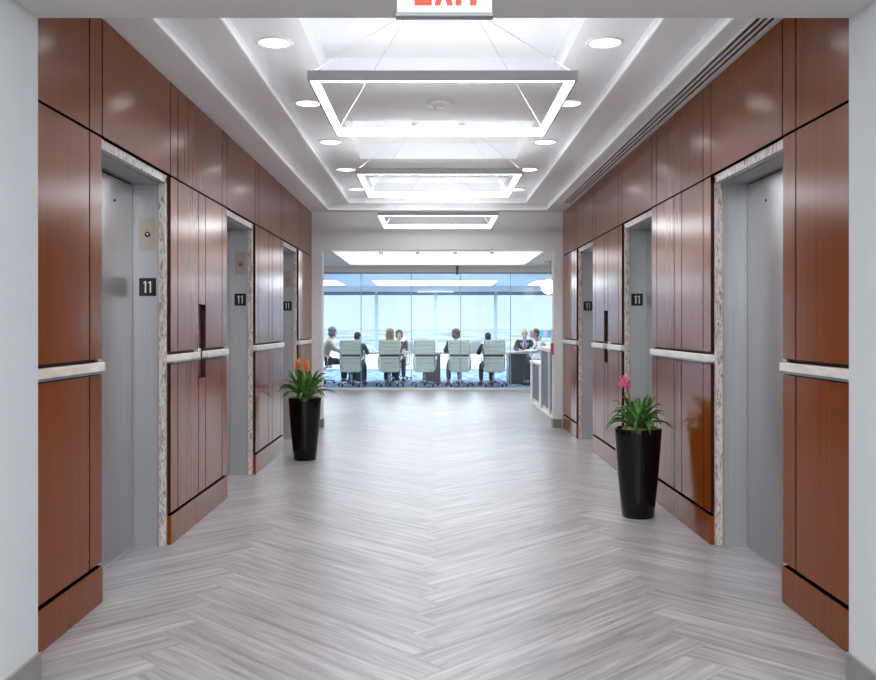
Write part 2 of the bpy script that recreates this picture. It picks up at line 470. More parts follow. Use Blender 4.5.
# lifts ---------------------------------------------------------
DNAME = {-1: 'orange plant side', 1: 'pink plant side'}
ORD = ['nearest', 'middle', 'farthest']
dn = 0
for s, F in ((-1, FL), (1, FR)):
    X = lambda d: s * (F + d)
    for i, (a, b_) in enumerate(OPEN):
        dn += 1
        e = empty('door_%d' % dn, (X(.2), (a + b_) / 2, 0), kind='structure')
        bx = s * (F + .2); by = (a + b_) / 2
        def LB(m, x0, x1, y0, y1, z0, z1, **k): m.box(x0 - bx, x1 - bx, y0 - by, y1 - by, z0, z1, **k)
        mb = MB()
        LB(mb, X(.019), X(.060), a + .001, a + .035, 0, 2.18, bev=.002)
        LB(mb, X(.019), X(.060), b_ - .035, b_ - .001, 0, 2.18, bev=.002)
        LB(mb, X(.019), X(.060), a + .001, b_ - .001, 2.145, 2.192, bev=.002)
        mb.build('marble_surround', M['marble'], e)
        mj = MB()
        LB(mj, X(.062), X(.23), b_ - .030, b_ - .001, 0, 2.19)
        LB(mj, X(.062), X(.23), a + .001, a + .030, 0, 2.19)
        LB(mj, X(.062), X(.23), a + .030, b_ - .030, 2.14, 2.19)
        mj.build('steel_jamb', M['jamb'], e)
        me_ = MB()
        LB(me_, X(.058), X(.066), b_ - .040, b_ - .030, 0, 2.14)
        LB(me_, X(.058), X(.066), a + .030, a + .040, 0, 2.14)
        me_.build('jamb_edge_trim', M['plate'], e)
        mid = (a + b_) / 2
        dd = .215 if s < 0 else .205
        md = MB(); LB(md, X(dd), X(dd + .03), a + .03, mid - .002, .006, 2.128, bev=.001); p1 = md.build('door_panel', M['steel'], e)
        md = MB(); LB(md, X(dd), X(dd + .03), mid + .002, b_ - .036, .006, 2.128, bev=.001); p2 = md.build('door_panel', M['steel'], e)
        md = MB(); LB(md, X(dd + .03), X(.26), a, b_, 0, 2.19); md.build('shaft_lining', M['black'], e)
        md = MB(); LB(md, X(.195), X(dd), a + .03, b_ - .03, 0, .004); md.build('sill_plate', M['jamb'], e)
        k = MB().lathe([(0, 0), (.008, 0), (.008, .003), (0, .003)], 16)
        ko = k.build('key_hole', M['black'], p2, (X(dd) - s * .0005 - bx, 5.12 - 4.9 + 0, 2.0)); ko.rotation_euler = (0, -s * PI / 2, 0)
        # floor number on the far jamb
        yj = b_ - .030
        if not (s > 0 and i == 0):
            cxn = X(.125)
            o = empty('floor_sign', (cxn, yj, 1.53), 0, 'black plate reading 11 on the jamb of the %s lift, %s' % (['nearest', 'second', 'third'][i], DNAME[s]), 'sign', 'black 11 plates on lift jambs')
            B(-.05, .05, -.006, 0, -.053, .053, bev=.002).build('plate', M['black'], o)
            for dx in (-.0145, .0145):
                MB().prism([(-.004, -.034), (.004, -.034), (.004, .034), (-.0015, .034), (-.0125, .027), (-.0125, .021), (-.004, .026)], 'XZ', -.0078, -.0061).build('numeral', M['numeral'], o, (dx + .003, 0, 0))
            for hh in (.04,):
                B(-.05, .05, -.0066, -.006, -.0475, -.046).build('braille_strip', M['darksteel'], o) if False else None
        if s < 0:
            o = empty('key_switch_plate', (X(.125), yj, 1.845), 0, 'steel plate with round black emblem above the 11 on the %s lift jamb' % ['nearest', 'second', 'third'][i], 'plate', 'steel key plates on lift jambs')
            B(-.047, .047, -.004, 0, -.095, .095, bev=.001).build('plate', M['plate'], o)
            k = MB().lathe([(0, 0), (.016, 0), (.016, .002), (0, .002)], 24); ko = k.build('emblem', M['black'], o, (0, -.004, -.005)); ko.rotation_euler = (PI / 2, 0, 0)
            MB().prism([(-.007, .005), (-.0035, .008), (0, .005), (.0035, .008), (.007, .005), (0, -.008)], 'XZ', -.0072, -.0061).build('emblem_mark', M['numeral'], o, (0, 0, -.005))

# ------------------------------------------------------------------ ceiling with stepped trays and coffers
c = MB()
TOP = 3.16
def ring(z, ox0, ox1, oy0, oy1, ix0, ix1, iy0, iy1):
    c.box(ox0, ix0, oy0, oy1, z, TOP); c.box(ix1, ox1, oy0, oy1, z, TOP)
    c.box(ix0, ix1, oy0, iy0, z, TOP); c.box(ix0, ix1, iy1, oy1, z, TOP)
R1 = (CX - 1.375, CX + 1.375, 3.64, 11.55)
R2 = (CX - 1.10, CX + 1.10, 3.92, 11.40)
ring(HC, -2.05, 2.12, Y0, Y1, *R1)
ring(2.823, *R1, *R2)
COF = [(4.38, 5.98), (7.13, 8.74), (9.86, 11.22)]
cx0, cx1 = CX - .74, CX + .74
c.box(R2[0], cx0, R2[2], R2[3], 2.89, TOP); c.box(cx1, R2[1], R2[2], R2[3], 2.89, TOP)
yy = R2[2]
for a, b_ in COF:
    c.box(cx0, cx1, yy, a, 2.89, TOP); c.box(cx0, cx1, a, b_, 3.04, TOP); yy = b_
c.box(cx0, cx1, yy, R2[3], 2.89, TOP)
ceil = c.build('ceiling', M['ceiling']); tag(ceil, kind='structure')
for R_, z in ((R1, 2.7585), (R2, 2.8255)):
    cv = MB(); t = .006; hh = .022
    cv.box(R_[0], R_[0] + t, R_[2], R_[3], z, z + hh); cv.box(R_[1] - t, R_[1], R_[2], R_[3], z, z + hh)
    cv.box(R_[0] + t, R_[1] - t, R_[3] - t, R_[3], z, z + hh); cv.box(R_[0] + t, R_[1] - t, R_[2], R_[2] + t, z, z + hh)
    cv.build('riser_glow', M['cove'], ceil)  # faint glow strip added on the riser, standing for light falling on it

# downlights
LY = [5.15, 6.55, 7.93, 9.32, 10.68]
ordn = ['first', 'second', 'third', 'fourth', 'fifth']
proto = None
for i, y in enumerate(LY):
    for s in (-1, 1):
        lb = 'round recessed ceiling downlight, %s from the EXIT sign on the %s' % (ordn[i], DNAME[s])
        if proto is None:
            proto = empty('downlight', (0, 0, 0), 0, lb, 'ceiling light', 'round downlights in the raised ceiling')
            MB().lathe([(.088, -.001), (.104, -.001), (.106, -.006), (.088, -.010), (.088, -.001)], 40).build('trim_ring', M['lensring'], proto)
            MB().lathe([(0, -.0005), (.087, -.0005), (.087, -.005), (0, -.006)], 40).build('lens', M['lens'], proto)
            o = proto
        else: o = copy_tree(proto)
        o['label'] = lb
        o.location = (CX + s * .925 - .01, y, 2.89)

# smoke detectors
for i, y in enumerate((6.56, 9.32)):
    o = empty('smoke_detector', (CX, y, 2.89), 0, ['white dome smoke detector seen through the first hanging light', 'small white smoke detector between second and third hanging lights'][i], 'smoke detector', 'ceiling smoke detectors')
    MB().lathe([(0, -.0005), (.09, -.0005), (.092, -.012), (.084, -.024), (.05, -.030), (0, -.030)], 32).build('base', M['plasticwhite'], o)
    MB().lathe([(0, -.0305), (.036, -.0305), (.040, -.040), (.036, -.052), (0, -.056)], 32).build('sensor_head', M['plasticwhite'], o)

# rectangular pendants
def pendant():
    o = empty('square_pendant_light', (0, 0, 0))
    W = .66; h = .049; t = .036; k = .012
    hs = MB()
    hs.box(-W, W, -W, -W + k, 0, h); hs.box(-W, W, W - k, W, 0, h)
    hs.box(-W, -W + k, -W + k, W - k, 0, h); hs.box(W - k, W, -W + k, W - k, 0, h)
    hs.build('housing', M['housing'], o)
    df = MB()
    i0, i1 = W - k - .0005, W - t
    for a, b_, c_, d_ in ((-i0, i0, -i0, -i1), (-i0, i0, i1, i0), (-i0, -i1, -i1, i1), (i1, i0, -i1, i1)):
        df.box(a, b_, c_, d_, .0015, h - .010)
    df.build('light_diffuser', M['led'], o)
    up = MB()
    for a, b_, c_, d_ in ((-i0, i0, -i0, -i1), (-i0, i0, i1, i0), (-i0, -i1, -i1, i1), (i1, i0, -i1, i1)):
        up.box(a, b_, c_, d_, h - .009, h - .004)
    up.build('uplight_strip', M['ledup'], o)
    for sx in (-1, 1):
        for sy in (-1, 1):
            MB().tube([(sx * (W - .02), sy * (W - .02), h - .003), (sx * .20, sy * .03, 3.04 - 2.4985 - .001)], .0022, 6).build('cable', M['cable'], o)
    for sx in (-1, 1):
        MB().lathe([(0, 0), (.03, 0), (.03, -.02), (.024, -.026), (0, -.026)], 20, (sx * .20, 0, 3.04 - 2.4985 - .0005)).build('ceiling_cap', M['plasticwhite'], o)
    return o
pl = ['large square frame of light hanging closest to the EXIT sign', 'square frame of light hanging between the other two frames', 'small looking square frame of light hanging by the end wall']
pp = pendant()
for i, y in enumerate((5.15, 7.92, 10.66)):
    o = pp if i == 0 else copy_tree(pp)
    o.location = (CX, y, 2.4985)
    tag(o, pl[i], 'pendant light', 'square hanging frame lights')

# linear air diffuser in the soffit
o = empty('linear_air_diffuser', (1.565, 7.15, HC), 0, 'long black slotted air diffuser in the ceiling edge, pink plant side', 'air vent')
fr = MB(); hy = 3.72
for x0, x1 in ((-.056, -.046), (-.024, -.012), (.010, .022), (.044, .056)): fr.box(x0, x1, -hy, hy, -.008, -.0005)
fr.box(-.056, .056, -hy - .01, -hy, -.008, -.0005); fr.box(-.056, .056, hy, hy + .01, -.008, -.0005)
fr.build('frame', M['lensring'], o)
sl = MB()
for x0, x1 in ((-.0455, -.0245), (-.0115, .0095), (.0225, .0435)): B(x0, x1, -hy, hy, -.004, -.0005).build('slot', M['black'], o)

# ------------------------------------------------------------------ near lobby (camera side) and pier
XL, XR, ZH = -1.4586, 1.526, 2.4336
w = MB()
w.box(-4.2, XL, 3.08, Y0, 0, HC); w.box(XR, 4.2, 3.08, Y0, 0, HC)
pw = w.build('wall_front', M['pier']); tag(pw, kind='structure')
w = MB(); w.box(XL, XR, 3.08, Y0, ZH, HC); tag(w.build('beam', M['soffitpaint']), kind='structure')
w = MB(); w.box(XL, XL + .012, 3.08, Y0, 0, .1); w.box(-3.9, XL + .012, 3.068, 3.08, 0, .1)
tag(w.build('baseboard_front', M['basegrey']), kind='structure')
w = MB(); w.box(XR - .012, XR, 3.08, Y0, 0, .1); w.box(XR - .012, 3.9, 3.068, 3.08, 0, .1)
tag(w.build('baseboard_front.001', M['basegrey']), kind='structure')
w = MB(); w.box(-4.2, -4.0, -3.2, 3.08, 0, HC); tag(w.build('wall_lobby_left', M['white']), kind='structure')
w = MB(); w.box(4.0, 4.2, -3.2, 3.08, 0, HC); tag(w.build('wall_lobby_right', M['white']), kind='structure')
w = MB(); w.box(-4.2, 4.2, -3.4, -3.2, 0, HC); tag(w.build('wall_lobby_back', M['white']), kind='structure')
w = MB(); w.box(-4.2, 4.2, -3.4, Y0, HC, 2.95); tag(w.build('ceiling_lobby', M['ceiling']), kind='structure')

# exit sign
o = empty('exit_sign', (.034, 3.062, 2.334), 0, 'lit EXIT sign with red letters hanging at the top of the opening', 'exit sign')
B(-.157, .157, -.018, .018, .004, .20, bev=.003).build('face_panel', M['exitface'], o)
B(-.162, .162, -.022, .018, -.010, .0035, bev=.002).build('bottom_frame', M['signframe'], o)
B(-.03, .03, -.012, .012, .2005, HC - 2.334 - .001).build('mounting_stem', M['plasticwhite'], o)
Z0, Z1 = .026, .176
def letter(x, polys):
    m = MB()
    for p in polys: m.prism([(x + u, Z0 + v * (Z1 - Z0)) for u, v in p], 'XZ', -.0205, -.0183)
    m.build('letter', M['exitred'], o)
def rc(u0, u1, v0, v1): return [(u0, v0), (u1, v0), (u1, v1), (u0, v1)]
letter(-.100, [rc(0, .020, 0, 1), rc(.020, .058, 0, .13), rc(.020, .050, .44, .56), rc(.020, .058, .87, 1)])
letter(-.034, [[(0, 0), (.020, 0), (.062, 1), (.042, 1)], [(.042, 0), (.062, 0), (.020, 1), (0, 1)]])
letter(.036, [rc(0, .020, 0, 1)])
letter(.066, [rc(.018, .040, 0, .87), rc(0, .058, .87, 1)])

# ------------------------------------------------------------------ end wall and reception area
EX0, EX1, EZ = -1.435, 1.53, 2.275
EY = 11.93
w = MB(); w.box(-4.2, EX0, Y1, EY, 0, HC); w.box(EX1, 4.2, Y1, EY, 0, HC); w.box(EX0, EX1, Y1, EY, EZ, HC)
tag(w.build('wall_end', M['white']), kind='structure')
for k, (x0, x1) in enumerate(((-1.55, EX0 + .012), (EX1 - .012, 1.627))):
    w = MB(); w.box(x0, x1, Y1 - .012, Y1, 0, .11); 
    if k == 0: w.box(EX0, EX0 + .012, Y1, EY, 0, .11)
    else: w.box(EX1 - .012, EX1, Y1, EY, 0, .11)
    tag(w.build('baseboard_end' + ('.001' if k else ''), M['basegrey']), kind='structure')
# reception walls, ceiling
RZ = 2.50
w = MB(); w.box(-4.2, -4.0, EY, YG, 0, 2.9); tag(w.build('wall_reception_left', M['white']), kind='structure')
w = MB(); w.box(4.0, 4.2, EY, YG, 0, 2.9); tag(w.build('wall_reception_right', M['white']), kind='structure')
w = MB()
lx0, lx1, ly0, ly1 = -1.64, 1.76, 12.9, 18.05
w.box(-4.0, lx0, EY, YG, RZ, 2.9); w.box(lx1, 4.0, EY, YG, RZ, 2.9); w.box(lx0, lx1, EY, ly0, RZ, 2.9); w.box(lx0, lx1, ly1, YG, RZ, 2.9)
w.box(lx0, lx1, ly0, ly1, 2.62, 2.9)
w.box(lx0, lx1, 14.78, 14.92, 2.495, 2.62)
tag(w.build('ceiling_reception', M['white']), kind='structure')
for k, (a, b_) in enumerate(((ly0 + .02, 14.76), (14.94, ly1 - .02))):
    o = B(lx0 + .02, lx1 - .02, a, b_, 2.585, 2.618).build('luminous_ceiling_panel', M['boxlight'])
    tag(o, ['glowing white ceiling panel just inside the reception opening', 'glowing white ceiling panel above reception, by the glass wall'][k], 'ceiling light', 'luminous ceiling panels in reception')
for k, x in enumerate((-.86, -.27, .34, .93)):
    o = empty('spotlight', (x, 14.85, 2.495), 0, 'small white spotlight under the reception ceiling beam, %s' % ['nearest the orange plant side', 'second from the orange plant side', 'second from the globe lamp', 'nearest the globe lamp'][k], 'spotlight', 'spotlights on the reception beam')
    MB().lathe([(0, -.001), (.035, -.001), (.035, -.05), (.028, -.055), (0, -.055)], 20).build('spot_body', M['plasticwhite'], o)
    MB().lathe([(0, -.0555), (.026, -.0555), (.026, -.058), (0, -.058)], 20).build('spot_lens', M['lens'], o)

# pendant globe
o = empty('globe_pendant_lamp', (2.11, 17.0, 2.02), 0, 'white globe lamp hanging on a brass rod above reception', 'pendant lamp')
MB().ellipsoid((0, 0, 0), (.135, .135, .135), 32, 20).build('globe', M['globe'], o)
MB().tube([(.03, 0, .128), (.03, 0, .475)], .012, 12).build('rod', M['brass'], o)
MB().lathe([(0, 0), (.085, 0), (.085, -.02), (0, -.024)], 28, (-.0, 0, .4795)).build('ceiling_plate', M['brass'], o)

o = empty('ceiling_fixture', (.46, 18.45, RZ), 0, 'thin black fixture hanging from the ceiling in front of the glass wall', 'ceiling fixture')
B(-.022, .022, -.06, .06, -.17, -.012, bev=.004).build('body_housing', M['black'], o); B(-.03, .03, -.07, .07, -.0115, -.0005, bev=.002).build('mounting_plate', M['darksteel'], o)
# reception desk
o = empty('reception_desk', (1.65, 14.0, 0), 0, 'white reception desk with dark grey blue front panels and stepped counter', 'desk')
H1, H2 = .99, .72
B(.02, .62, -1.6, .2, 0.04, H1 - .06).build('tall_body', M['deskwhite'], o)
B(.02, .72, .201, 1.7, 0.04, H2 - .04).build('low_body', M['deskwhite'], o)
B(-.03, .66, -1.63, .23, H1 - .059, H1, bev=.004).build('counter_top', M['deskwhite'], o)
B(-.02, .80, .232, 1.73, H2 - .039, H2, bev=.004).build('low_top', M['deskwhite'], o)
B(.0, .6, -1.6, 1.7, 0, .0395).build('kick_plate', M['deskwhite'], o)
for a, b_, h in ((-1.5, -.9, H1 - .08), (-.78, .115, H1 - .08), (.41, 1.42, H2 - .06)):
    B(.004, .0195, a, b_, .10, h).build('front_panel', M['deskdark'], o)
for a, b_, h in ((-1.6, -1.505, H1 - .061), (-.895, -.785, H1 - .061), (.12, .2, H1 - .061), (.202, .405, H2 - .041), (1.425, 1.7, H2 - .041)):
    B(-.012, .0195, a, b_, .041, h).build('front_rib', M['deskwhite'], o)
o = empty('document_tray', (1.90, 13.55, .9905), 0, 'white document tray on the tall reception counter', 'tray')
B(-.12, .15, -.16, .16, 0, .006).build('tray_base', M['plasticwhite'], o)
for z in (.045, .09): B(-.12, .15, -.16, .16, z, z + .005).build('tray_shelf', M['plasticwhite'], o)
for x in (-.12, .145):
    for y in (-.16, .155): B(x, x + .005, y, y + .005, .0061, .0949).build('tray_post', M['plasticwhite'], o)
o = empty('wall_call_point', (EX1, 11.85, 1.06), 0, 'red wall box with pale cover on the white edge of the opening', 'wall box')
B(-.03, -.0005, -.05, .05, -.13, .02, bev=.004).build('red_box', M['red'], o)
B(-.026, -.0005, -.05, .05, .022, .20, bev=.004).build('cover', M['plasticwhite'], o)

# ------------------------------------------------------------------ glass partition
w1 = empty('window_1', (0, YG, 0), kind='structure')
B(-4.2, 4.2, -.03, .03, 0, .045).build('floor_channel', M['deskwhite'], w1)
B(-4.2, 4.2, -.03, .03, 2.36, 2.39).build('head_channel', M['mullion'], w1)
js = [-4.0, -3.51, -2.50, -1.49, -.465, .53, 1.55, 2.57, 3.6, 4.0]
for a, b_ in zip(js, js[1:]):
    B(a + .008, b_ - .008, -.006, .006, .0455, 2.3595).build('glass_pane', M['glass'], w1)
for a in js[1:-1]:
    B(a - .0075, a + .0075, -.007, .007, .0455, 2.3595).build('glass_joint', M['glassedge'], w1)
w = MB(); w.box(-4.2, 4.2, YG - .1, YG + .1, 2.39, 2.9); tag(w.build('beam.001', M['white']), kind='structure')

# ------------------------------------------------------------------ meeting room
w = MB(); w.box(-5.2, 5.2, YG, YW + .2, -.12, .0); cf = w.build('floor_meeting_room', M['carpet']); tag(cf, kind='structure')
w = MB(); w.box(-5.2, -5.0, YG, YW + .2, 0, 2.9); tag(w.build('wall_meeting_left', M['white']), kind='structure')
w = MB(); w.box(5.0, 5.2, YG, YW + .2, 0, 2.9); tag(w.build('wall_meeting_right', M['white']), kind='structure')
w = MB(); w.box(-5.0, -4.2, YG - .1, YG + .1, 0, 2.9); w.box(4.2, 5.0, YG - .1, YG + .1, 0, 2.9); tag(w.build('wall_meeting_front', M['white']), kind='structure')
w = MB(); w.box(-5.0, 5.0, YG + .1, YW, RZ, 2.9); tag(w.build('ceiling_meeting_room', M['confceil']), kind='structure')
for k, (x0, x1, y0, y1) in enumerate(((-1.66, 1.70, 24.0, 26.9), (-4.6, -2.53, 24.0, 26.6), (2.65, 4.6, 24.0, 26.6)  )):
    o = empty('ceiling_panel_light', ((x0 + x1) / 2, (y0 + y1) / 2, RZ), 0, ['wide lit ceiling panel above the middle of the meeting room windows', 'lit ceiling panel over the side of the meeting room above the grey haired person', 'lit ceiling panel over the side of the meeting room near the globe lamp', 'lit ceiling panel directly above the meeting table'][k], 'ceiling light', 'lit ceiling panels in the meeting room')
    hx, hy_ = (x1 - x0) / 2, (y1 - y0) / 2
    f = MB(); f.box(-hx, hx, -hy_, -hy_ + .04, -.02, -.0005); f.box(-hx, hx, hy_ - .04, hy_, -.02, -.0005); f.box(-hx, -hx + .04, -hy_ + .04, hy_ - .04, -.02, -.0005); f.box(hx - .04, hx, -hy_ + .04, hy_ - .04, -.02, -.0005)
    f.build('frame', M['plasticwhite'], o)
    B(-hx + .041, hx - .041, -hy_ + .041, hy_ - .041, -.012, -.0005).build('diffuser', M['trofferlight'], o)
# window wall
SILL, HEAD = .55, 2.31
w = MB(); w.box(-5.0, 5.0, YW, YW + .2, 0, SILL); w.box(-5.0, 5.0, YW, YW + .2, HEAD, 2.9); tag(w.build('wall_window', M['white']), kind='structure')
mx_ = [-5.0, -3.57, -1.765, .046, 1.87, 3.68, 5.0]
for k, (a, b_) in enumerate(zip(mx_, mx_[1:])):
    e = empty('window_%d' % (k + 2), ((a + b_) / 2, YW + .05, SILL), kind='structure')
    h = (b_ - a) / 2; zz = HEAD - SILL
    f = MB(); f.box(-h, -h + .05, -.05, .08, 0, zz); f.box(h - .05, h, -.05, .08, 0, zz); f.box(-h + .05, h - .05, -.05, .08, 0, .05); f.box(-h + .05, h - .05, -.05, .08, zz - .04, zz)
    f.build('window_frame', M['mullion'], e)
    B(-h + .051, h - .051, .0, .01, .051, zz - .041).build('glass_pane', M['winglass'], e)
    o = empty('roller_blind', ((a + b_) / 2, YW - .06, HEAD), 0, 'rolled up dark blind above %s' % ['the window pane by the orange plant side wall', 'the window pane over the grey haired person', 'the window behind the blond haired person', 'the window behind the dark haired pair of chairs', 'the window behind the man facing the corridor', 'the window pane by the globe lamp side wall'][k], 'blind', 'rolled up blinds over the meeting room windows')
    B(-h + .03, h - .03, -.02, .035, -.045, 0.03, bev=.006).build('blind_cassette', M['blind'], o)
    B(-h + .05, h - .05, .002, .008, -.075, -.0455).build('blind_hem', M['blind'], o)
w = MB(); w.box(-5.0, 5.0, YW - .25, YW - .0005, SILL - .04, SILL - .001); w.box(-5.0, 5.0, YW - .22, YW - .0005, 0, SILL - .041)
tag(w.build('sill', M['white']), kind='structure')
# land far below
w = MB(); w.box(-9000, 9000, YW + 40, 14000, -46, -45); tag(w.build('terrain', M['land']), kind='structure')

# meeting table ------------------------------------------------
TZ = .715
o = empty('meeting_table', (.02, 21.55, 0), 0, 'long meeting table with pale glossy top and dark panel bases', 'table')
pts = []
for k in range(64):
    a = 2 * PI * k / 64
    ca, sa = math.cos(a), math.sin(a)
    pts.append((2.2 * math.copysign(abs(ca) ** .45, ca), .72 * math.copysign(abs(sa) ** .6, sa)))
MB().prism(pts, 'XY', TZ - .035, TZ).build('table_top', M['tabletop'], o)
B(1.66, 2.05, -.42, .42, 0, TZ - .036, bev=.01).build('table_base', M['darktable'], o)
B(-.28, .12, -.42, .42, 0, TZ - .036, bev=.01).build('table_base', M['browntable'], o)
B(-1.95, -1.62, -.42, .42, 0, TZ - .036, bev=.01).build('table_base', M['darktable'], o)

# chairs --------------------------------------------------------
def office_chair():
    o = empty('office_chair', (0, 0, 0))
    # faces +Y; back at y=-.24
    w = .208
    segs_ = [(.335, .03), (.45, .0), (.56, -.004), (.67, .0), (.765, .008), (.86, .012), (.975, .012)]
    bk = MB()
    zs = [.325, .42, .51, .60, .655, .695, .775, .85, .93, 1.005]
    for k, (z0, z1) in enumerate(zip(zs, zs[1:])):
        gap = .010 if k in (3, 4) else .004
        if k == 4: continue
        ww = w * (1.0 if z0 > .6 else .96)
        y = -.24 - .03 * math.sin((z0 - .37) * 2.6)
        bk.box(-ww, ww, y - .022, y + .028, z0 + gap * .5, z1 - gap * .5, bev=.009)
    bk.build('backrest', M['chairfab'], o)
    lb = MB(); lb.box(-w * .97, w * .97, -.262, -.246, .615, .70); lb.box(-w * .9, w * .9, -.255, -.245, .425, .615); lb.build('back_gap_strap', M['darksteel'], o)
    st = MB()
    for k in range(5):
        y0 = -.235 + k * .098
        z = .358 - .012 * math.sin(k / 4 * PI)
        st.box(-w, w, y0 + .003, y0 + .095, z, z + .05, bev=.012)
    st.build('seat', M['chairfab'], o)
    for s in (-1, 1):
        fr_ = MB(); fr_.tube([(s * (w + .012), .26, .385), (s * (w + .012), .0, .365), (s * (w + .012), -.18, .365), (s * (w + .012), -.245, .41), (s * (w + .012), -.275, .70), (s * (w + .012), -.27, 1.0)], .012, 8)
        fr_.build('side_rail', M['chrome'], o)
        ar = MB(); ar.tube([(s * (w + .03), .15, .37), (s * (w + .045), .16, .60), (s * (w + .045), .12, .63), (s * (w + .045), -.14, .63), (s * (w + .04), -.2, .60), (s * (w + .02), -.262, .58)], .011, 8)
        ar.build('armrest', M['chrome'], o)
    pt = MB(); pt.tube([(0, 0, .11), (0, 0, .32)], .026, 12); pt.box(-.16, .16, -.12, .12, .305, .344, bev=.01); pt.build('gas_post', M['chrome'], o)
    bs_ = MB()
    bs_.lathe([(0, .07), (.045, .07), (.045, .125), (.03, .135), (0, .135)], 20)
    for k in range(5):
        a = 2 * PI * k / 5 + .31
        bs_.tube([(.03 * math.cos(a), .03 * math.sin(a), .105), (.30 * math.cos(a), .30 * math.sin(a), .070)], .02, 8, rs=[.022, .014])
    star = bs_.build('star_base', M['chrome'], o)
    for k in range(5):
        a = 2 * PI * k / 5 + .31
        cst = MB(); cst.lathe([(0, -.02), (.026, -.02), (.028, -.012), (.028, .012), (.026, .02), (0, .02)], 16, (0, 0, 0), 'X')
        cst.tube([(0, 0, 0), (0, 0, .042)], .007, 6)
        cst.build('caster', M['rubber'], star, (.30 * math.cos(a), .30 * math.sin(a), .029))
    return o
ch = office_chair()
cl = ['pale leather office chair next to the seated person in beige', 'pale leather office chair in front of the long blond hair', 'empty pale leather office chair in front of the brown table base', 'pale leather office chair holding the brown haired person in a dark jacket', 'pale leather office chair beside the dark table end, its sitter mostly hidden',
      'office chair under the grey haired person in beige', 'office chair under the person in the pale shirt', 'office chair of the man in the charcoal suit', 'office chair across the table behind the blond haired person']
GR = 'pale ribbed office chairs around the meeting table'
CH = [(-1.82, 20.28, 0), (-.98, 20.28, .03), (-.21, 20.28, 0), (.555, 20.28, -.03), (1.30, 20.28, .02), (-2.62, 21.25, -PI / 2 + .1), (2.64, 20.78, PI / 2 + .1), (2.20, 22.68, PI), (-.86, 22.68, PI)]
for k, (x, y, r) in enumerate(CH):
    o = ch if k == 0 else copy_tree(ch)
    o.location = (x, y, 0); o.rotation_euler = (0, 0, r)
    tag(o, cl[k], 'chair', GR)

# people ---------------------------------------------------------
def skin_chain(nodes, edges, voxel=None, root=0):
    """nodes: [(x,y,z,r)]"""
    me = bpy.data.meshes.new('sk')
    me.from_pydata([n[:3] for n in nodes], edges, [])
    ob = bpy.data.objects.new('sk', me); col.objects.link(ob)
    md = ob.modifiers.new('s', 'SKIN'); md.use_smooth_shade = True
    if not me.skin_vertices: 
        bpy.context.view_layer.objects.active = ob
    for i, n in enumerate(nodes):
        sv = me.skin_vertices[0].data[i]
        rr = n[3] if isinstance(n[3], tuple) else (n[3], n[3])
        sv.radius = rr; sv.use_root = (i == root)
    s2 = ob.modifiers.new('u', 'SUBSURF'); s2.levels = 2
    dg = bpy.context.evaluated_depsgraph_get()
    res = bpy.data.meshes.new_from_object(ob.evaluated_get(dg))
    bpy.data.objects.remove(ob); bpy.data.meshes.remove(me)
    return res

def merge_remesh(meshes, voxel, name, m, parent):
    bm = bmesh.new()
    for x in meshes:
        bm.from_mesh(x); bpy.data.meshes.remove(x)
    me = bpy.data.meshes.new('mr'); bm.to_mesh(me); bm.free()
    ob = bpy.data.objects.new('mr', me); col.objects.link(ob)
    md = ob.modifiers.new('r', 'REMESH'); md.mode = 'VOXEL'; md.voxel_size = voxel; md.use_smooth_shade = True
    sm = ob.modifiers.new('sm', 'SMOOTH'); sm.iterations = 3; sm.factor = .5
    dg = bpy.context.evaluated_depsgraph_get()
    res = bpy.data.meshes.new_from_object(ob.evaluated_get(dg))
    bpy.data.objects.remove(ob); bpy.data.meshes.remove(me)
    res.name = name; res.materials.clear(); res.materials.append(m)
    for p in res.polygons: p.use_smooth = True
    o = bpy.data.objects.new(name, res); col.objects.link(o); o.parent = parent
    return o

def mb_mesh(m):
    me = bpy.data.meshes.new('x'); m.bm.to_mesh(me); m.bm.free(); return me

